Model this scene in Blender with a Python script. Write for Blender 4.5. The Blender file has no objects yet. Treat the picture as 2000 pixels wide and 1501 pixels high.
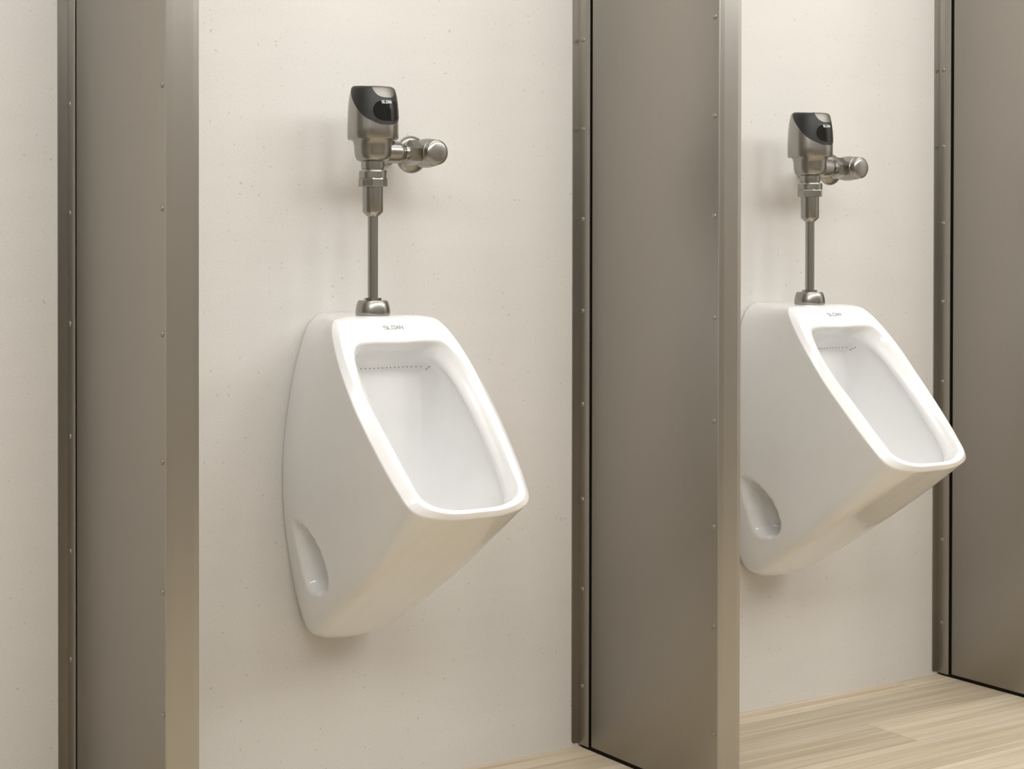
import bpy, bmesh, math
from mathutils import Vector, Matrix

scene = bpy.context.scene
COL = scene.collection
PI = math.pi

# ------------------------------------------------------------------ layout
A1, PITCH = 0.9612, 1.0933           # first partition, bay pitch
CAM_Y, CAM_Z = -2.4108, 1.0
UX = 0.5398                          # urinal centre from its left partition
ROOM = (-2.2, 4.8, -4.3, 0.0, 2.6)   # x0, x1, y0, y1, ceiling

# ------------------------------------------------------------------ helpers
def mesh_obj(name, verts, faces, mat, parent=None, smooth=True, loc=None):
    me = bpy.data.meshes.new(name)
    me.from_pydata([tuple(v) for v in verts], [], faces)
    bm = bmesh.new(); bm.from_mesh(me)
    bmesh.ops.recalc_face_normals(bm, faces=bm.faces)
    bm.to_mesh(me); bm.free()
    if smooth:
        for p in me.polygons: p.use_smooth = True
    me.materials.append(mat)
    o = bpy.data.objects.new(name, me); COL.objects.link(o)
    if parent: o.parent = parent
    if loc: o.location = loc
    return o

def auto_smooth(o, ang=35):
    me = o.data
    bm = bmesh.new(); bm.from_mesh(me)
    for e in bm.edges:
        if len(e.link_faces) == 2 and e.calc_face_angle(0) > math.radians(ang): e.smooth = False
    bm.to_mesh(me); bm.free()
    return o

def box(name, x0, x1, y0, y1, z0, z1, mat, parent=None, bevel=0.0, seg=2):
    bm = bmesh.new(); bmesh.ops.create_cube(bm, size=1)
    for v in bm.verts:
        v.co = Vector(((x0+x1)/2+v.co.x*(x1-x0), (y0+y1)/2+v.co.y*(y1-y0), (z0+z1)/2+v.co.z*(z1-z0)))
    if bevel: bmesh.ops.bevel(bm, geom=bm.edges[:], offset=bevel, segments=seg, profile=.5, affect='EDGES')
    me = bpy.data.meshes.new(name); bm.to_mesh(me); bm.free()
    me.materials.append(mat)
    o = bpy.data.objects.new(name, me); COL.objects.link(o)
    if parent: o.parent = parent
    if bevel:
        for p in me.polygons: p.use_smooth = True
        auto_smooth(o, 40)
    return o

def lathe(name, prof, mat, parent=None, axis='Z', c=(0, 0, 0), n=64, ang=32):
    """prof: list of (distance along axis, radius)"""
    V, F, rings = [], [], []
    for (h, r) in prof:
        idx = []
        if r < 1e-6:
            idx = [len(V)]; V.append((0, 0, h))
        else:
            for k in range(n):
                a = 2*PI*k/n; idx.append(len(V)); V.append((r*math.cos(a), r*math.sin(a), h))
        rings.append(idx)
    for a, b in zip(rings, rings[1:]):
        if len(a) == 1 and len(b) == 1: continue
        if len(a) == 1: F += [(a[0], b[k], b[(k+1) % n]) for k in range(n)]
        elif len(b) == 1: F += [(a[k], a[(k+1) % n], b[0]) for k in range(n)]
        else: F += [(a[k], a[(k+1) % n], b[(k+1) % n], b[k]) for k in range(n)]
    M = {'Z': Matrix.Identity(3), 'X': Matrix(((0, 0, 1), (0, 1, 0), (-1, 0, 0))),
         'Y': Matrix(((1, 0, 0), (0, 0, -1), (0, 1, 0)))}[axis]    # 'Y': height runs towards -Y
    V = [M @ Vector(v)+Vector(c) for v in V]
    return auto_smooth(mesh_obj(name, V, F, mat, parent), ang)

def prism(name, nside, prof, mat, parent, axis='Z', c=(0, 0, 0), rot=0.0):
    """hexagonal nut: prof as in lathe, radii are across corners; chamfered"""
    V, F, rings = [], [], []
    for (h, r) in prof:
        idx = []
        for k in range(nside):
            a = 2*PI*k/nside+rot; idx.append(len(V)); V.append((r*math.cos(a), r*math.sin(a), h))
        rings.append(idx)
    n = nside
    for a, b in zip(rings, rings[1:]): F += [(a[k], a[(k+1) % n], b[(k+1) % n], b[k]) for k in range(n)]
    F.append(tuple(rings[0])); F.append(tuple(rings[-1]))
    M = {'Z': Matrix.Identity(3), 'X': Matrix(((0, 0, 1), (0, 1, 0), (-1, 0, 0))),
         'Y': Matrix(((1, 0, 0), (0, 0, -1), (0, 1, 0)))}[axis]
    V = [M @ Vector(v)+Vector(c) for v in V]
    return mesh_obj(name, V, F, mat, parent, smooth=False)

def empty(name, loc, label, cat, group=None):
    o = bpy.data.objects.new(name, None); COL.objects.link(o)
    o.empty_display_size = .05
    o.location = loc; o['label'] = label; o['category'] = cat
    if group: o['group'] = group
    return o

def copy_thing(root, loc, label):
    r = root.copy(); COL.objects.link(r); r.location = loc; r['label'] = label
    for ch in list(root.children):
        c = ch.copy(); COL.objects.link(c); c.parent = r
        for g in list(ch.children):
            d = g.copy(); COL.objects.link(d); d.parent = c
    return r

# ------------------------------------------------------------------ materials
def new_mat(name):
    m = bpy.data.materials.new(name); m.use_nodes = True
    nt = m.node_tree; b = nt.nodes['Principled BSDF']
    return m, nt, b

def N(nt, t, **kw):
    n = nt.nodes.new(t)
    for k, v in kw.items():
        if k in n.inputs: n.inputs[k].default_value = v
        else: setattr(n, k, v)
    return n

def ramp(nt, stops):
    r = nt.nodes.new('ShaderNodeValToRGB'); e = r.color_ramp.elements
    while len(e) > 1: e.remove(e[-1])
    e[0].position = stops[0][0]; e[0].color = stops[0][1]
    for p, c in stops[1:]:
        x = e.new(p); x.color = c
    return r

def g(v): return (v, v, v, 1)

def wall_mat():
    m, nt, b = new_mat('plaster'); L = nt.links.new
    tc = N(nt, 'ShaderNodeTexCoord')
    base = N(nt, 'ShaderNodeRGB'); base.outputs[0].default_value = WALL_RGB+(1,)
    # broad, faint horizontal trowel marks
    mp = N(nt, 'ShaderNodeMapping'); mp.inputs['Scale'].default_value = (1.6, 1.6, 7); L(tc.outputs['Object'], mp.inputs[0])
    n1 = N(nt, 'ShaderNodeTexNoise', Scale=2.2, Detail=5.0, Roughness=.6); L(mp.outputs[0], n1.inputs['Vector'])
    r1 = ramp(nt, [(.3, g(.965)), (.7, g(1.0))]); L(n1.outputs['Fac'], r1.inputs[0])
    # fine grain
    n2 = N(nt, 'ShaderNodeTexNoise', Scale=330.0, Detail=3.0, Roughness=.6); L(tc.outputs['Object'], n2.inputs['Vector'])
    r2 = ramp(nt, [(.34, g(.93)), (.58, g(1.0))]); L(n2.outputs['Fac'], r2.inputs[0])
    # scattered pits, clustered
    dn = N(nt, 'ShaderNodeTexNoise', Scale=260.0, Detail=3.0); L(tc.outputs['Object'], dn.inputs['Vector'])
    va = N(nt, 'ShaderNodeVectorMath', operation='SCALE'); va.inputs['Scale'].default_value = .010; L(dn.outputs['Color'], va.inputs[0])
    vb = N(nt, 'ShaderNodeVectorMath', operation='ADD'); L(tc.outputs['Object'], vb.inputs[0]); L(va.outputs[0], vb.inputs[1])
    vo = N(nt, 'ShaderNodeTexVoronoi', Scale=84.0); L(vb.outputs[0], vo.inputs['Vector'])
    gate = N(nt, 'ShaderNodeTexNoise', Scale=11.0, Detail=4.0, Roughness=.7); L(tc.outputs['Object'], gate.inputs['Vector'])
    wn = N(nt, 'ShaderNodeSeparateColor'); L(vo.outputs['Color'], wn.inputs[0])
    rad = N(nt, 'ShaderNodeMath', operation='MULTIPLY'); L(wn.outputs[0], rad.inputs[0]); L(wn.outputs[1], rad.inputs[1])
    rad2 = N(nt, 'ShaderNodeMath', operation='MULTIPLY'); L(rad.outputs[0], rad2.inputs[0]); L(gate.outputs['Fac'], rad2.inputs[1])
    rr = N(nt, 'ShaderNodeMapRange'); rr.inputs['From Min'].default_value = .066; rr.inputs['From Max'].default_value = .42
    rr.inputs['To Min'].default_value = 0.0; rr.inputs['To Max'].default_value = .34; L(rad2.outputs[0], rr.inputs['Value'])
    df = N(nt, 'ShaderNodeMath', operation='SUBTRACT'); L(rr.outputs[0], df.inputs[0]); L(vo.outputs['Distance'], df.inputs[1])
    pit = N(nt, 'ShaderNodeMapRange'); pit.inputs['From Min'].default_value = -.02; pit.inputs['From Max'].default_value = .05
    pit.clamp = True; L(df.outputs[0], pit.inputs['Value'])
    mx = N(nt, 'ShaderNodeMix', data_type='RGBA', blend_type='MULTIPLY'); mx.inputs[0].default_value = 1
    L(base.outputs[0], mx.inputs[6]); L(r1.outputs[0], mx.inputs[7])
    mx2 = N(nt, 'ShaderNodeMix', data_type='RGBA', blend_type='MULTIPLY'); mx2.inputs[0].default_value = 1
    L(mx.outputs[2], mx2.inputs[6]); L(r2.outputs[0], mx2.inputs[7])
    mx3 = N(nt, 'ShaderNodeMix', data_type='RGBA'); L(pit.outputs[0], mx3.inputs[0])
    L(mx2.outputs[2], mx3.inputs[6]); mx3.inputs[7].default_value = (WALL_RGB[0]*.76, WALL_RGB[1]*.745, WALL_RGB[2]*.72, 1)
    L(mx3.outputs[2], b.inputs['Base Color'])
    b.inputs['Roughness'].default_value = .75; b.inputs['Specular IOR Level'].default_value = .25
    h = N(nt, 'ShaderNodeMath', operation='SUBTRACT'); L(n2.outputs['Fac'], h.inputs[0]); L(pit.outputs[0], h.inputs[1])
    bp = N(nt, 'ShaderNodeBump', Strength=.12, Distance=.001); L(h.outputs[0], bp.inputs['Height']); L(bp.outputs[0], b.inputs['Normal'])
    return m

def floor_mat():
    m, nt, b = new_mat('oak_planks'); L = nt.links.new
    geo = N(nt, 'ShaderNodeNewGeometry'); sep = N(nt, 'ShaderNodeSeparateXYZ'); L(geo.outputs['Position'], sep.inputs[0])
    def M(op, a, bb=None):
        n = N(nt, 'ShaderNodeMath', operation=op)
        for i, v in enumerate((a, bb)):
            if v is None: continue
            if isinstance(v, (int, float)): n.inputs[i].default_value = v
            else: L(v, n.inputs[i])
        return n.outputs[0]
    W_, LEN = .124, 1.35
    yy = M('DIVIDE', M('ADD', sep.outputs['Y'], .062), W_)          # seams at -.062, -.186, -.310 ...
    row = M('FLOOR', yy); fy = M('SUBTRACT', yy, row)
    off = M('MULTIPLY', M('FRACT', M('MULTIPLY', M('ADD', row, 2.0), .3819)), LEN)  # row -2 spans -.186..-.310
    xx = M('DIVIDE', M('ADD', M('SUBTRACT', sep.outputs['X'], 2.700), M('ADD', off, 10*LEN)), LEN)
    cell = M('FLOOR', xx); fx = M('SUBTRACT', xx, cell)
    cmb = N(nt, 'ShaderNodeCombineXYZ'); L(cell, cmb.inputs[0]); L(row, cmb.inputs[1])
    wn = N(nt, 'ShaderNodeTexWhiteNoise', noise_dimensions='2D'); L(cmb.outputs[0], wn.inputs['Vector'])
    # grain, stretched along the plank and shifted per plank
    pv = N(nt, 'ShaderNodeCombineXYZ'); L(M('MULTIPLY', sep.outputs['X'], .55), pv.inputs[0]); L(M('MULTIPLY', sep.outputs['Y'], 24.0), pv.inputs[1])
    L(M('MULTIPLY', wn.outputs['Value'], 37.0), pv.inputs[2])
    n1 = N(nt, 'ShaderNodeTexNoise', Scale=2.6, Detail=5.0, Roughness=.62, Distortion=.35); L(pv.outputs[0], n1.inputs['Vector'])
    pv2 = N(nt, 'ShaderNodeCombineXYZ'); L(M('MULTIPLY', sep.outputs['X'], 3.0), pv2.inputs[0]); L(M('MULTIPLY', sep.outputs['Y'], 170.0), pv2.inputs[1])
    L(M('MULTIPLY', wn.outputs['Value'], 11.0), pv2.inputs[2])
    n2 = N(nt, 'ShaderNodeTexNoise', Scale=1.6, Detail=4.0, Roughness=.6); L(pv2.outputs[0], n2.inputs['Vector'])
    r1 = ramp(nt, [(.26, (.46, .362, .235, 1)), (.46, (.60, .505, .365, 1)), (.60, (.70, .615, .48, 1)), (.76, (.79, .72, .59, 1))])
    gsum = M('ADD', M('MULTIPLY', n1.outputs['Fac'], .8), M('MULTIPLY', n2.outputs['Fac'], .2)); L(gsum, r1.inputs[0])
    tone = M('ADD', M('MULTIPLY', wn.outputs['Value'], .20), .86)
    mx = N(nt, 'ShaderNodeVectorMath', operation='SCALE'); L(r1.outputs[0], mx.inputs[0]); L(tone, mx.inputs['Scale'])
    # seams
    sy = M('MINIMUM', fy, M('SUBTRACT', 1.0, fy)); sx = M('MINIMUM', fx, M('SUBTRACT', 1.0, fx))
    s1 = M('LESS_THAN', M('MULTIPLY', sy, W_), .0007); s2 = M('LESS_THAN', M('MULTIPLY', sx, LEN), .0006)
    seam = M('MAXIMUM', s1, s2)
    mix = N(nt, 'ShaderNodeMix', data_type='RGBA'); L(M('MULTIPLY', seam, .55), mix.inputs[0]); L(mx.outputs[0], mix.inputs[6]); mix.inputs[7].default_value = (.16, .12, .07, 1)
    L(mix.outputs[2], b.inputs['Base Color'])
    b.inputs['Roughness'].default_value = .5; b.inputs['Specular IOR Level'].default_value = .35
    bp = N(nt, 'ShaderNodeBump', Strength=.06, Distance=.001); L(n2.outputs['Fac'], bp.inputs['Height']); L(bp.outputs[0], b.inputs['Normal'])
    return m

def brushed(name, rgb, rough, vert=True, amt=.05, metallic=1.0, scale=(260, 260, 3.0), aniso=0.0):
    m, nt, b = new_mat(name); L = nt.links.new
    tc = N(nt, 'ShaderNodeTexCoord'); mp = N(nt, 'ShaderNodeMapping'); mp.inputs['Scale'].default_value = scale
    L(tc.outputs['Object'], mp.inputs[0])
    n = N(nt, 'ShaderNodeTexNoise', Scale=1.0, Detail=4.0, Roughness=.65); L(mp.outputs[0], n.inputs['Vector'])
    r = ramp(nt, [(.25, g(1-amt)), (.75, g(1+amt))]); L(n.outputs['Fac'], r.inputs[0])
    mx = N(nt, 'ShaderNodeMix', data_type='RGBA', blend_type='MULTIPLY'); mx.inputs[0].default_value = 1
    mx.inputs[6].default_value = rgb+(1,); L(r.outputs[0], mx.inputs[7]); L(mx.outputs[2], b.inputs['Base Color'])
    b.inputs['Metallic'].default_value = metallic; b.inputs['Roughness'].default_value = rough
    bp = N(nt, 'ShaderNodeBump', Strength=.08, Distance=.0004); L(n.outputs['Fac'], bp.inputs['Height']); L(bp.outputs[0], b.inputs['Normal'])
    return m

def plain(name, rgb, rough, metallic=0.0, spec=.5, coat=0.0):
    m, nt, b = new_mat(name)
    n = N(nt, 'ShaderNodeTexNoise', Scale=40.0, Detail=2.0)
    r = ramp(nt, [(.3, (rgb[0]*.985, rgb[1]*.985, rgb[2]*.985, 1)), (.7, rgb+(1,))])
    tc = N(nt, 'ShaderNodeTexCoord'); nt.links.new(tc.outputs['Object'], n.inputs['Vector'])
    nt.links.new(n.outputs['Fac'], r.inputs[0]); nt.links.new(r.outputs[0], b.inputs['Base Color'])
    b.inputs['Roughness'].default_value = rough; b.inputs['Metallic'].default_value = metallic
    b.inputs['Specular IOR Level'].default_value = spec; b.inputs['Coat Weight'].default_value = coat
    return m

WALL_RGB = (.765, .738, .700)
M_WALL = wall_mat(); M_FLOOR = floor_mat()
M_ROOM = plain('painted_room', (.80, .785, .76), .8, spec=.2)
M_CEIL = plain('ceiling_paint', (.8, .79, .77), .85, spec=.2)
M_PANEL = brushed('brushed_steel_panel', (.385, .365, .333), .37, amt=.014, scale=(420, 420, 9.0))
M_TRIM = brushed('brushed_steel_trim', (.46, .44, .405), .30, amt=.012, scale=(420, 420, 9.0))
M_FIT = brushed('satin_nickel', (.37, .358, .332), .27, amt=.05, scale=(500, 500, 12.0))
M_CER = plain('vitreous_china', (.915, .912, .905), .11, spec=.5, coat=.3)
M_DULL = brushed('dull_steel', (.23, .22, .20), .42, amt=.03)
M_BLACK = plain('charcoal_plastic', (.020, .019, .018), .46)
M_WINDOW = plain('sensor_glass', (.006, .006, .006), .12)
M_GAP = plain('gap_shade', (.012, .010, .008), .8, spec=.1)  # near-black colour standing in for shade inside the screen gaps
M_WHITE = plain('white_print', (.85, .85, .83), .5)
M_GREY = plain('grey_print', (.17, .17, .18), .5)
M_HOLE = plain('hole_shade', (.10, .10, .11), .8, spec=.1)

# ------------------------------------------------------------------ room
x0, x1, y0, y1, zc = ROOM
def struct(o): o['kind'] = 'structure'; return o
struct(box('floor', x0, x1, y0, 0.1, -.05, 0, M_FLOOR))
struct(box('wall_back', x0, x1, 0.0, .1, 0, zc, M_WALL))
struct(box('wall_front', x0, x1, y0-.1, y0, -.05, zc, M_ROOM))
struct(box('wall_left', x0-.1, x0, y0-.1, .1, -.05, zc, M_ROOM))
struct(box('wall_right', x1, x1+.1, y0-.1, .1, -.05, zc, M_ROOM))
struct(box('ceiling', x0-.1, x1+.1, y0-.1, .1, zc, zc+.1, M_CEIL))

# ------------------------------------------------------------------ partitions
PH = 2.25                       # partition height
PF, PT = .0175, .0535            # panel's left face (from bracket edge), thickness
FRONT = -.380
ZS = [2.120, 1.943, 1.767, 1.590, 1.4166, 1.2382, 1.0583, .8752, .6886, .4979, .3180, .1227]

def screw_mesh():
    """dome head with a one-way slot, axis towards -X"""
    prof = [(0, .0049), (.0006, .0048), (.0012, .0042), (.0016, .0030), (.0018, .0015), (.0019, 0)]
    n = 28; V = []; F = []; rings = []
    for (h, r) in prof:
        if r == 0: rings.append([len(V)]); V.append((-h, 0, 0)); continue
        idx = []
        for k in range(n):
            a = 2*PI*k/n; y, z = r*math.cos(a), r*math.sin(a)
            hh = h
            if abs(y) < .0008 and r < .0045: hh = max(0.0003, h-.0010)
            idx.append(len(V)); V.append((-hh, y, z))
        rings.append(idx)
    for a, b in zip(rings, rings[1:]):
        if len(b) == 1: F += [(a[k], a[(k+1) % n], b[0]) for k in range(n)]
        else: F += [(a[k], a[(k+1) % n], b[(k+1) % n], b[k]) for k in range(n)]
    return V, F

def make_partition(loc, label):
    root = empty('privacy_screen', loc, label, 'privacy screen', 'metal privacy screens beside the urinals')
    zb = .008
    box('panel', PF, PF+PT, FRONT+.004, -.040, zb, PH, M_PANEL, root, bevel=.0008)
    # front edge trim: shallow faceted cap
    prof = [(PF-.0004, FRONT+.0038), (PF-.0004, FRONT+.0022), (PF+.0006, FRONT+.0012), (PF+.0100, FRONT), (PF+PT-.0100, FRONT),
            (PF+PT-.0006, FRONT+.0012), (PF+PT+.0004, FRONT+.0022), (PF+PT+.0004, FRONT+.0038)]
    V = [(x, y, z) for z in (zb, PH) for x, y in prof]; k = len(prof)
    F = [(i, i+1, i+1+k, i+k) for i in range(k-1)]+[(k-1, 0, k, 2*k-1), tuple(range(k)), tuple(range(k, 2*k))]
    mesh_obj('edge_trim', V, F, M_TRIM, root, smooth=False)
    # wall bracket: narrow wall flange with rounded foot + deep side flange
    br = box('wall_bracket', PF-.0004, PF+.0035, -.0322, -.0004, .0045, PH, M_PANEL, root, bevel=.0012)
    V, F = [], []
    zf, w, t, nn = .0075, PF-.0002, .0028, 10
    outl = [(0.0, PH), (0.0, zf+.006)]+[(.006-.006*math.cos(a), zf+.006-.006*math.sin(a)) for a in [PI/2*i/nn for i in range(1, nn+1)]]+[(w, zf), (w, PH)]
    k = len(outl)
    for y in (-.0002, -t): V += [(x, y, z) for x, z in outl]
    F = [tuple(range(k)), tuple(range(k, 2*k))]+[(i, (i+1) % k, (i+1) % k+k, i+k) for i in range(k)]
    o = mesh_obj('wall_flange', V, F, M_PANEL, br, smooth=False)
    box('bracket_flange', PF+PT-.004, PF+PT, -.0322, -.0004, .0045, PH, M_PANEL, root, bevel=.0012)
    box('slot_shade', PF+.005, PF+PT-.005, -.055, -.0005, .001, PH-.003, M_GAP, root)  # dark filler added as the shade in the slot between bracket and panel
    box('floor_gap_shade', PF+.0012, PF+PT-.0012, FRONT+.010, -.010, 0.0, zb+.001, M_GAP, root)  # black strip painted in for the shadow gap under the panel
    sv, sf = screw_mesh()
    first = None
    for (par, y) in ((br, -.0125), (root, -.3660)):
        for z in ZS:
            if first is None:
                o = mesh_obj('screw', sv, sf, M_PANEL, par); first = o
            else:
                o = first.copy(); COL.objects.link(o); o.parent = par
            o.location = (PF-.0003, y, z)
    return root

p1 = make_partition((A1-.0030, 0, 0), 'tall grey-brown metal privacy screen nearest the camera, left of both urinals')
copy_thing(p1, (A1+PITCH+.0028, 0, 0), 'middle grey-brown metal privacy screen standing between the two white urinals')
copy_thing(p1, (A1+2*PITCH-.0005, 0, 0), 'grey-brown metal privacy screen at the far right, cut by the picture edge')

# ------------------------------------------------------------------ urinal
def Fp(z): return -(.177+(.86-z)*.868)        # slanted rim plane
T10 = [0, .11, .22, .33, .44, .56, .67, .78, .89, 1]
def tab(rows, ts=T10): return [(t,)+tuple(r) for t, r in zip(ts, rows)]
OUT = tab([(0, .8830), (.084, .8815), (.1135, .868), (.132, .815), (.140, .746), (.1365, .680), (.1275, .620), (.1120, .587), (.060, .5735), (0, .5715)])
TB = [0, .11, .17, .22, .33, .44, .56, .67, .74, .78, .82, .89, .95, 1]
BACK = tab([(0, .883), (.038, .880), (.053, .870), (.064, .856), (.089, .781), (.107, .685), (.1135, .585), (.1065, .485), (.092, .405), (.082, .362), (.070, .331), (.046, .308), (.020, .2965), (0, .293)], TB)
MIDQ = tab([(0, .883), (.046, .8805), (.063, .871), (.075, .855), (.097, .785), (.113, .690), (.119, .590), (.112, .490), (.102, .405), (.095, .360), (.086, .327), (.058, .300), (.028, .2930), (0, .292)], TB)
QY = -.045
INN = tab([(0, .8355), (.070, .8355), (.0975, .8225), (.1125, .785), (.1165, .741), (.1095, .688), (.1025, .630), (.0940, .5985), (.057, .5825), (0, .5795)])
THR = tab([(0, -.180, .822), (.060, -.180, .822), (.0850, -.197, .805), (.0925, -.231, .774), (.0968, -.271, .730), (.0955, -.316, .679), (.0925, -.358, .627), (.0835, -.388, .586), (.052, -.388, .570), (0, -.389, .568)])
W1 = tab([(0, -.160, .806), (.063, -.160, .806), (.092, -.175, .795), (.106, -.212, .761), (.1115, -.246, .714), (.1115, -.290, .657), (.107, -.334, .604), (.091, -.359, .567), (.053, -.355, .551), (0, -.355, .550)])
W2 = tab([(0, -.139, .789), (.073, -.139, .789), (.100, -.147, .779), (.109, -.160, .725), (.112, -.168, .663), (.111, -.178, .603), (.105, -.190, .550), (.085, -.215, .515), (.047, -.230, .499), (0, -.232, .496)])
W3 = tab([(0, -.133, .771), (.065, -.133, .771), (.088, -.134, .755), (.096, -.135, .703), (.097, -.135, .653), (.096, -.137, .593), (.086, -.150, .530), (.063, -.168, .500), (.032, -.180, .490), (0, -.181, .487)])
HF = .011

def catmull(P, t):
    """P: rows (t, x, ..., z) over the right half, mirrored in x past both ends; non-uniform cubic"""
    n = len(P)-1
    def row(k):
        if k < 0: r = P[-k]; return -r[0], Vector((-r[1],)+tuple(r[2:]))
        if k > n: r = P[2*n-k]; return 2-r[0], Vector((-r[1],)+tuple(r[2:]))
        return P[k][0], Vector(P[k][1:])
    i = 0
    while i < n-1 and t > P[i+1][0]: i += 1
    (t0, a), (t1, b), (t2, c), (t3, d) = row(i-1), row(i), row(i+1), row(i+2)
    h = t2-t1; f = (t-t1)/h
    def tang(ta, pa, tb, pb, tc, pc):
        return ((pb-pa)/(tb-ta)*(tc-tb)+(pc-pb)/(tc-tb)*(tb-ta))/(tc-ta)*h
    m1, m2 = tang(t0, a, t1, b, t2, c), tang(t1, b, t2, c, t3, d)
    f2, f3 = f*f, f*f*f
    return b*(2*f3-3*f2+1)+m1*(f3-2*f2+f)+c*(-2*f3+3*f2)+m2*(f3-f2)

def poly_sdf(py, pz, poly):
    d = 0.0; ins = False; n = len(poly)
    for i in range(n):
        ay, az = poly[i]; by, bz = poly[(i+1) % n]
        ey, ez = by-ay, bz-az; wy, wz = py-ay, pz-az
        t = max(0, min(1, (wy*ey+wz*ez)/(ey*ey+ez*ez)))
        d += math.exp(-260*math.hypot(wy-ey*t, wz-ez*t))
        if (az > pz) != (bz > pz) and py < (by-ay)*(pz-az)/(bz-az)+ay: ins = not ins
    d = max(0.0, -math.log(d)/260)
    return d if ins else -1.0

def sm(a, b, x):
    t = max(0, min(1, (x-a)/(b-a))); return t*t*(3-2*t)

RECESS = [(-.045, .524), (-.060, .5250), (-.078, .5225), (-.098, .515), (-.116, .503), (-.133, .488), (-.147, .469), (-.157, .448), (-.160, .430),
          (-.155, .413), (-.142, .4035), (-.118, .398), (-.092, .396), (-.080, .402), (-.073, .418), (-.065, .448), (-.055, .480), (-.047, .508)]

def recess(p):
    y, z = p.y-.014, p.z
    if not (-.19 < y < -.02 and .36 < z < .56) or abs(p.x) < .06: return 0
    d = poly_sdf(y, z, RECESS)
    yb = -.045+(z-.524)*(.035/.122)               # the straight rear edge: soft there, crisp along the front arc
    front = sm(.000, .050, yb-y)
    top = sm(.47, .53, z)
    soft = .026+(.0075-.024)*front+.008*top
    return .054*(1-.45*top)*sm(-.0005, soft, d)*(.60+.40*front)

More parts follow.
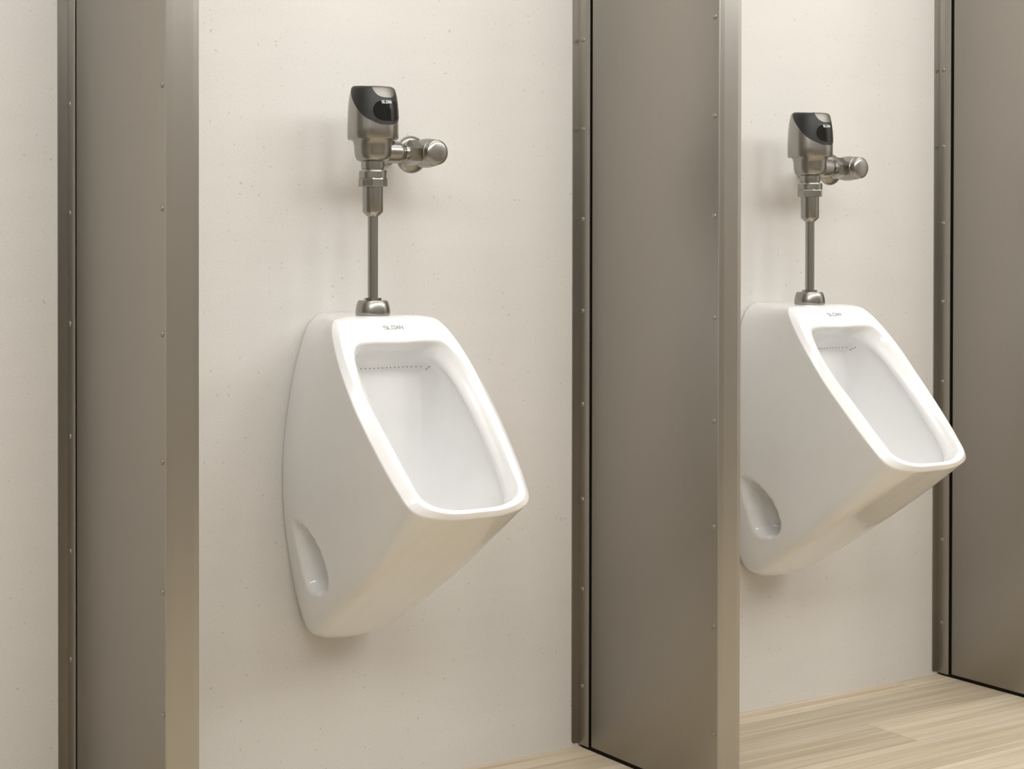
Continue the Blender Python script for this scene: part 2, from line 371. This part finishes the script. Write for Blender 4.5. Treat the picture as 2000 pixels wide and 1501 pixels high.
def urinal_body(root):
    NU = 480; half = NU//2
    def u_of(k):
        return (k/half, 1) if k <= half else ((NU-k)/half, -1)
    def pt(P3, k):
        t, s = u_of(k); v = catmull(P3, t); v.x *= s; return v
    O3 = [(t, x, Fp(z), z) for t, x, z in OUT]; B3 = [(t, x, -.003, z) for t, x, z in BACK]; I3 = [(t, x, Fp(z), z) for t, x, z in INN]
    Q3 = [(t, x, QY, z) for t, x, z in MIDQ]
    n = Vector((0, -1, .868)).normalized()
    rings = []
    ctr = Vector((0, 0, .6))
    Bk = [pt(B3, k) for k in range(NU)]; Ok = [pt(O3, k) for k in range(NU)]; Ik = [pt(I3, k) for k in range(NU)]; Qk = [pt(Q3, k) for k in range(NU)]
    # outward directions of the rim outline inside its plane
    outw = []
    for k in range(NU):
        tg = (Ok[(k+1) % NU]-Ok[k-1]).normalized(); o = tg.cross(n)
        if o.dot(Ok[k]-Vector((0, Fp(.72), .72))) < 0: o = -o
        outw.append(o.normalized())
    rings.append([Vector((b.x*.95, .0004, .6+(b.z-.6)*.982)) for b in Bk])
    rings.append([Vector((b.x*.985, -.0014, .6+(b.z-.6)*.994)) for b in Bk])
    M_ = 130
    for j in range(M_+1):
        s = j/M_; r = []
        for k in range(NU):
            t, sg = u_of(k)
            b, q_, o_ = Bk[k], Qk[k], Ok[k]
            # straight passes B -> Q -> O with the bend at Q rounded off
            sq = QY/o_.y; wd = sq*.85
            def lin(x): return b.lerp(q_, x/sq) if x < sq else q_.lerp(o_, (x-sq)/(1-sq))
            if abs(s-sq) < wd:
                f = (s-sq+wd)/(2*wd); p = lin(sq-wd)*(1-f)**2+q_*2*f*(1-f)+lin(sq+wd)*f*f
            else: p = lin(s)
            t, sg = u_of(k); bump = .016*math.exp(-((t-.835)/.065)**2)*math.sin(PI*s)**.8 if 0 < s < 1 else 0
            p.x += sg*.6*bump; p.z -= .8*bump
            d = recess(p)
            if d: p.x -= sg*d
            r.append(p)
        rings.append(r)
    # rim: band leaning in from the outer crease, crisp turn, then the face
    sI = []; prof = []
    for k in range(NU):
        t, sg = u_of(k); Oo, Ii = Ok[k], Ik[k]
        w = (Ii-Oo).length; ind = (Ii-Oo)/w; topw = 1-sm(.08, .26, t); bot = sm(.70, .90, t)
        bt = (Oo-Bk[k]).normalized()
        lam = (1-topw)*((1-bot)*.0185+bot*.0050)+topw*.020
        lam = min(lam, w*.78)
        E_ = Oo+ind*lam+n*HF
        T = (bt*(.15+.85*topw)+n*(.60*(1-topw))+ind*.25*(1-topw)*(1-bot)).normalized()
        rb = .0016+.011*topw                                        # radius of the turn
        c1 = Oo.lerp(E_, .45)+T*(.0016+.006*topw)
        e0 = Oo.lerp(E_, .86-.22*topw)+n*(.0008+.0006*topw)                                 # end of the band
        e1 = E_+ind*min(rb, (w-lam)*.5)
        prof.append((Oo, c1, e0, E_, e1))
        th = pt(THR, k); sd = (1-topw)*(1-bot)
        sI.append((Ii+n*HF*(.96-.05*sd), (Ii+ind*.0030+n*HF*.45).lerp((Ii+n*HF*.9).lerp(th, .42)+n*.0028, sd), th, pt(W1, k), pt(W2, k), pt(W3, k)))
    for j in range(1, 9):
        a = j/8
        rings.append([Oo*(1-a)**2+c1*2*a*(1-a)+e0*a*a for (Oo, c1, e0, E_, e1) in prof])
    for j in range(1, 7):
        a = j/6
        rings.append([e0*(1-a)**2+E_*2*a*(1-a)+e1*a*a for (Oo, c1, e0, E_, e1) in prof])
    for a in (.3, .65): rings.append([prof[k][4].lerp(sI[k][0], a) for k in range(NU)])
    rings.append([sI[k][0] for k in range(NU)])
    def cr(a, b, c, d, f): return .5*((2*b)+(c-a)*f+(2*a-5*b+4*c-d)*f*f+(3*b-a-3*c+d)*f*f*f)
    cc = Vector((0, -.133, .63))
    for sidx in range(5):
        ns = (4, 8, 10, 14, 12)[sidx]
        for q in range(1, ns+1):
            f = q/ns; r = []
            for k in range(NU):
                S = sI[k]; seq = [S[0]+(S[0]-S[1])*.2]+list(S)+[S[5].lerp(cc, .5)]
                r.append(cr(seq[sidx], seq[sidx+1], seq[sidx+2], seq[sidx+3], f))
            rings.append(r)
    for f in (.2, .4, .6, .8): rings.append([sI[k][5].lerp(cc, f) for k in range(NU)])
    V = [v for r in rings for v in r]; F = []
    for a in range(len(rings)-1):
        for k in range(NU):
            k2 = (k+1) % NU; F.append((a*NU+k, a*NU+k2, (a+1)*NU+k2, (a+1)*NU+k))
    V.append(cc); c = len(V)-1; la = (len(rings)-1)*NU
    F += [(la+k, la+(k+1) % NU, c) for k in range(NU)]
    F.append(tuple(reversed(range(NU))))
    o = mesh_obj('bowl', V, F, M_CER, root)
    return o

# block letters: strokes on a 5 x 5 grid, squared wide capitals
GL = {'S': [[(5, 5), (0, 5), (0, 2.7), (5, 2.3), (5, 0), (0, 0)]],
      'L': [[(0, 5), (0, 0), (4.6, 0)]],
      'O': [[(0, 5), (5, 5), (5, 0), (0, 0), (0, 5)]],
      'A': [[(0, 0), (2.6, 5), (5.2, 0)], [(1.2, 1.5), (4.0, 1.5)]],
      'N': [[(0, 0), (0, 5), (5, 0), (5, 5)]]}

def word(name, text, width, height, stroke, place, mat, parent, th=.0004):
    """place(u, v, w) -> 3D point, u across (centred), v up, w outwards"""
    V, F = [], []
    adv = 1.0/(len(text)*5+(len(text)-1)*1.5)
    for i, ch in enumerate(text):
        for pl in GL[ch]:
            pts = [((i*6.5+x)*adv*width-width/2, (y/5-.5)*height) for x, y in pl]
            for (ax, ay), (bx, by) in zip(pts, pts[1:]):
                dx, dy = bx-ax, by-ay; l = math.hypot(dx, dy); dx, dy = dx/l, dy/l; h = stroke/2
                ax2, ay2, bx2, by2 = ax-dx*h, ay-dy*h, bx+dx*h, by+dy*h
                seg = max(1, int(l/.002)); b0 = len(V)
                for q in range(seg+1):
                    f = q/seg; cx, cy = ax2+(bx2-ax2)*f, ay2+(by2-ay2)*f
                    for s in (-1, 1):
                        for w in (0, th): V.append(place(cx-dy*h*s, cy+dx*h*s, w))
                for q in range(seg):
                    a = b0+q*4; c = a+4
                    F += [(a+1, c+1, c+3, a+3), (a, a+2, c+2, c), (a, c, c+1, a+1), (a+2, a+3, c+3, c+2)]
                F += [(b0, b0+1, b0+3, b0+2), (b0+seg*4, b0+seg*4+2, b0+seg*4+3, b0+seg*4+1)]
    return mesh_obj(name, V, F, mat, parent, smooth=False)

def make_urinal(loc, label):
    root = empty('urinal', loc, label, 'urinal', 'wall-hung urinals')
    bowl = urinal_body(root)
    # outlet holes along the top of the bowl
    V, F = [], []
    def disc(c, nrm, r=.0011):
        nrm = Vector(nrm).normalized(); a = nrm.orthogonal().normalized(); b = nrm.cross(a); i0 = len(V)
        for k in range(10):
            t = 2*PI*k/10; V.append(Vector(c)+a*r*math.cos(t)+b*r*math.sin(t)+nrm*.0004)
        for k in range(10):
            t = 2*PI*k/10; V.append(Vector(c)+a*r*.9*math.cos(t)+b*r*.9*math.sin(t)-nrm*.001)
        F.append(tuple(range(i0, i0+10)))
        for k in range(10): F.append((i0+k, i0+(k+1) % 10, i0+10+(k+1) % 10, i0+10+k))
    # snap the holes on to the real surface by ray casting
    bm = bmesh.new(); bm.from_mesh(bowl.data)
    from mathutils.bvhtree import BVHTree
    bvh = BVHTree.FromBMesh(bm)
    for i in range(-10, 11):
        hit = bvh.ray_cast(Vector((i*.0088, -.27, .791)), Vector((0, 1, 0)))
        if hit[0] is not None: disc(hit[0], (0, -1, -.15))
    for sgn in (-1, 1):
        for dy, dz in ((-.148, .786), (-.155, .789), (-.163, .792)):
            hit = bvh.ray_cast(Vector((0, dy, dz)), Vector((sgn, 0, 0)))
            if hit[0] is not None: disc(hit[0], (-sgn, -.4, 0), .0013)
    mesh_obj('rinse_holes', V, F, M_HOLE, bowl, smooth=False)
    # maker's word on the slanted top of the rim
    def place(u, v, w):
        org = Vector((u, -.45, .8640+v*.72)); hit = bvh.ray_cast(org, Vector((0, 1, 0)))
        p = hit[0]; nr = hit[1]
        if nr.y > 0: nr = -nr
        return p+nr*(w*.4+.00005)
    word('lettering', 'SLOAN', .0385, .0072, .00115, place, M_GREY, root)
    bm.free()
    return root

u1 = make_urinal((A1+UX, 0, 0), 'white ceramic urinal nearer the camera, whole, between the left and middle privacy screens')
copy_thing(u1, (A1+UX+PITCH, 0, 0), 'white ceramic urinal farther away, its left edge hidden behind the middle privacy screen')

# ------------------------------------------------------------------ flush valve
VX, VY = -.001, -.125
CR = [(1.1865, .0436), (1.1885, .0448), (1.205, .0449), (1.222, .0447), (1.238, .0440), (1.252, .0427), (1.262, .0412), (1.270, .0395), (1.2752, .0378), (1.2775, .0360), (1.2787, .0330), (1.279, .028), (1.2792, .015)]
def cover_r(z):
    for (a, ra), (b, rb) in zip(CR, CR[1:]):
        if a <= z <= b: return ra+(rb-ra)*(z-a)/(b-a)
    return CR[0][1] if z < CR[0][0] else 0
def cpos(phi, s, off=0.0):
    """s runs over the CR profile (0..len-1); phi 0 = facing the room, + to the right"""
    i = min(int(s), len(CR)-2); f = s-i
    z = CR[i][0]*(1-f)+CR[i+1][0]*f; r = CR[i][1]*(1-f)+CR[i+1][1]*f
    a = CR[i]; b = CR[i+1]; tz, tr = b[0]-a[0], b[1]-a[1]; l = math.hypot(tz, tr); nz, nr = -tr/l, tz/l
    z += nz*off; r += nr*off
    x, y = r*math.sin(phi), -r*math.cos(phi)
    z += .085*y*sm(1.20, 1.275, z)
    return Vector((VX+x, VY+y, z))
def s_of_z(z):
    for i, ((a, ra), (b, rb)) in enumerate(zip(CR, CR[1:])):
        if a <= z <= b: return i+(z-a)/(b-a)
    return len(CR)-1 if z > CR[0][0] else 0

def patch(name, phis, zlo, zhi_s, off, mat, parent, nv=26, thick=.0008, centre=False):
    V, F = [], []; n = len(phis)
    for q in range(nv+1):
        for p in phis:
            a = s_of_z(zlo(p)) if callable(zlo) else zlo; b = zhi_s(p) if callable(zhi_s) else zhi_s
            V.append(cpos(p, a+(b-a)*q/nv, off))
    for q in range(nv):
        for k in range(n-1): a = q*n+k; F.append((a, a+1, a+n+1, a+n))
    # turned-in border for thickness
    border = list(range(n))+[q*n+n-1 for q in range(1, nv+1)]+[nv*n+k for k in range(n-2, -1, -1)]+[q*n for q in range(nv-1, 0, -1)]
    base = len(V); ctr = Vector((VX, VY, 0))
    for i in border:
        v = V[i]; d = Vector((ctr.x-v.x, ctr.y-v.y, 0)); d = d.normalized() if d.length > 1e-6 else d
        V.append(v+d*(off+thick)-Vector((0, 0, .0004)))
    m = len(border)
    F += [(border[i], border[(i+1) % m], base+(i+1) % m, base+i) for i in range(m)]
    return auto_smooth(mesh_obj(name, V, F, mat, parent), 50)

def rad(d): return d*PI/180
ZB = [(0, 1.2103), (14, 1.2103), (29, 1.2145), (46, 1.221), (56, 1.2265), (65, 1.2335), (76, 1.243), (86, 1.252), (98, 1.262), (108, 1.270), (116, 1.2765)]
def zb_(p):
    d = abs(math.degrees(p))
    for (a, za), (b, zb) in zip(ZB, ZB[1:]):
        if a <= d <= b:
            f = (d-a)/(b-a); return za+(zb-za)*f
    return 1.2775

def make_valve(loc, label):
    root = empty('flush_valve', loc, label, 'flush valve', 'sensor flush valves')
    c = (VX, VY, 0)
    # spud nut, washer, pipe, sleeve
    lathe('spud_nut', [(.8795, .0), (.8795, .0300), (.8812, .0307), (.886, .0306), (.892, .0298), (.898, .0284), (.9025, .0268), (.9045, .0252), (.9048, .0)], M_FIT, root, c=c)
    prism('pipe_collar', 8, [(.9045, .0152), (.9090, .0152)], M_FIT, root, c=c, rot=rad(6))
    lathe('flush_pipe', [(.905, .0090), (1.055, .0090)], M_FIT, root, c=c)
    lathe('pipe_sleeve', [(1.0520, .0), (1.0520, .0102), (1.0530, .0112), (1.0590, .0175), (1.0605, .0181), (1.107, .0181)], M_FIT, root, c=c)
    # coupling nut: round top, flats lower down
    cn = lathe('coupling_nut', [(1.1185, .0), (1.1185, .0240), (1.1188, .0246), (1.1300, .0246), (1.1322, .0232), (1.1322, .0)], M_FIT, root, c=c)
    prism('nut_flats', 8, [(1.1040, .0240), (1.1050, .0252), (1.1165, .0252), (1.1190, .0246)], M_FIT, cn, c=c, rot=rad(11))
    lathe('valve_neck', [(1.131, .0185), (1.1345, .0185), (1.1350, .0205), (1.1362, .0208), (1.1475, .0208), (1.1482, .0222), (1.1500, .0222), (1.1505, .02)], M_FIT, root, c=c)
    body = lathe('valve_body', [(1.1485, .0), (1.1485, .0240), (1.1500, .0268), (1.1530, .0298), (1.1580, .0316), (1.1640, .0325), (1.1760, .0332), (1.1830, .0350), (1.1875, .0385), (1.1885, .0385), (1.1885, 0)], M_FIT, root, c=c)
    # side outlet
    zc_ = 1.1660
    lathe('side_outlet', [(.010, .0200), (.0480, .0200), (.0535, .0192), (.0570, .0172), (.0588, .0140), (.0588, 0)], M_FIT, body, axis='X', c=(VX, VY, zc_))
    # sensor cover
    n = 96; V, F = [], []
    for i in range(len(CR)):
        for k in range(n): V.append(cpos(2*PI*k/n, i, 0))
    V2 = [cpos(2*PI*k/n, 0, 0) for k in range(n)]
    for i in range(len(CR)-1):
        for k in range(n): F.append((i*n+k, i*n+(k+1) % n, (i+1)*n+(k+1) % n, (i+1)*n+k))
    F.append(tuple(range((len(CR)-1)*n, len(CR)*n))); F.append(tuple(range(n)))
    cover = auto_smooth(mesh_obj('sensor_cover', V, F, M_FIT, root), 40)
    phis = [rad(-116+232*i/80) for i in range(81)]
    patch('sensor_shield', phis, zb_, len(CR)-1, .0007, M_BLACK, cover, nv=40)
    phis = [rad(-33+76*i/40) for i in range(41)]
    def wl(p):
        f = abs((math.degrees(p)-5)/38.1); return 1.2170+.019*(1-math.sqrt(max(0, 1-f**3.2)))
    def wh(p):
        f = abs((math.degrees(p)-5)/38.1); return s_of_z(1.2555-.019*(1-math.sqrt(max(0, 1-f**3.2))))
    patch('sensor_window', phis, wl, wh, .0011, M_WINDOW, cover, nv=16, thick=.0002)
    phis = [rad(-35+72*i/40) for i in range(41)]
    def bl(p):
        f = abs((math.degrees(p)-1)/36); return 1.2600+.0155*f**3.2
    patch('override_button', phis, bl, len(CR)-1.6, .0014, M_DULL, cover, nv=18, thick=.0003)
    def place(u, v, w): return cpos(u/.0435, s_of_z(1.2518+v), .0012+w*.5)
    word('lettering', 'SLOAN', .0195, .0044, .0008, place, M_WHITE, cover)
    # union to the stop, along X
    lathe('union_ring', [(.0570, .0), (.0570, .0128), (.0620, .0128), (.0625, .0150), (.0700, .0152), (.0720, .0150), (.0720, 0)], M_FIT, root, axis='X', c=(VX, VY, zc_))
    prism('union_nut', 6, [(.0700, .0175), (.0745, .0230), (.0930, .0225), (.0950, .0200)], M_FIT, root, axis='X', c=(VX, VY, zc_), rot=rad(12))
    # control stop along Y, with escutcheon and cap
    sx = .113
    stop = lathe('control_stop', [(.086, .0), (.086, .0185), (.101, .0195), (.108, .0235), (.118, .0258), (.130, .0262), (.140, .0248), (.1465, .0225), (.148, .0)], M_FIT, root, axis='Y', c=(sx, 0, zc_))
    lathe('stop_cap', [(.1450, .0), (.1450, .0222), (.1465, .0234), (.1488, .0236), (.1500, .0226), (.1565, .0226), (.1600, .0218), (.1622, .0195), (.1634, .0150), (.1638, .0)], M_FIT, stop, axis='Y', c=(sx, 0, zc_))
    lathe('escutcheon', [(.074, .0), (.074, .0325), (.0760, .0340), (.0785, .0340), (.0815, .0330), (.0850, .0290), (.0880, .0225), (.0900, .0185), (.090, 0)], M_FIT, root, axis='Y', c=(sx, 0, zc_))
    sp = lathe('supply_pipe', [(0.0, .0125), (.075, .0125)], M_FIT, root, axis='Y', c=(sx, 0, zc_))
    lathe('pipe_flange', [(0.0, .0155), (.003, .0155), (.004, .0135), (.006, .0125)], M_FIT, sp, axis='Y', c=(sx, 0, zc_))
    return root

v1 = make_valve((A1+UX, 0, .0043), 'satin metal sensor flush valve with black front, above the nearer urinal')
copy_thing(v1, (A1+UX+PITCH, 0, .0043), 'satin metal sensor flush valve with black front, above the farther urinal')

# ------------------------------------------------------------------ light
def area(name, loc, target, sx, sy, power, rgb):
    l = bpy.data.lights.new(name, 'AREA'); l.shape = 'RECTANGLE'; l.size = sx; l.size_y = sy
    l.energy = power; l.color = rgb
    o = bpy.data.objects.new(name, l); COL.objects.link(o); o.location = loc
    o.rotation_euler = (Vector(target)-Vector(loc)).to_track_quat('-Z', 'Y').to_euler()
    return o
area('ceiling_lamp', (2.3, -.80, 2.55), (2.3, -.80, 0), 4.8, .5, 42, (1, .995, .985))
for i in range(-1, 5):                                  # one square downlight in front of each bay
    bx = A1+PITCH*(i-.5)-.26
    area('bay_lamp', (bx, -2.15, 2.52), (bx+.05, -.2, 1.0), .80, .80, 36, (1, .995, .985))

w = bpy.data.worlds.new('world'); w.use_nodes = True; scene.world = w
w.node_tree.nodes['Background'].inputs[0].default_value = (1, .97, .93, 1)
w.node_tree.nodes['Background'].inputs[1].default_value = .3

# ------------------------------------------------------------------ camera
cam = bpy.data.cameras.new('camera'); co = bpy.data.objects.new('camera', cam); COL.objects.link(co)
cam.sensor_width = 36; cam.sensor_fit = 'HORIZONTAL'; cam.lens = 3031.09/2000*36
cam.shift_x = (1000-500.67)/2000; cam.shift_y = -(750.5-514.14)/2000
cam.clip_start = .01
R = Matrix.Rotation(rad(-28.980), 4, 'Z') @ Matrix.Rotation(rad(90-.551), 4, 'X')
co.matrix_world = Matrix.Translation((0, CAM_Y, CAM_Z)) @ R
scene.camera = co

vs = scene.view_settings
vs.view_transform = 'Standard'; vs.look = 'None'; vs.gamma = 1; vs.use_curve_mapping = False
vs.exposure = -0.84
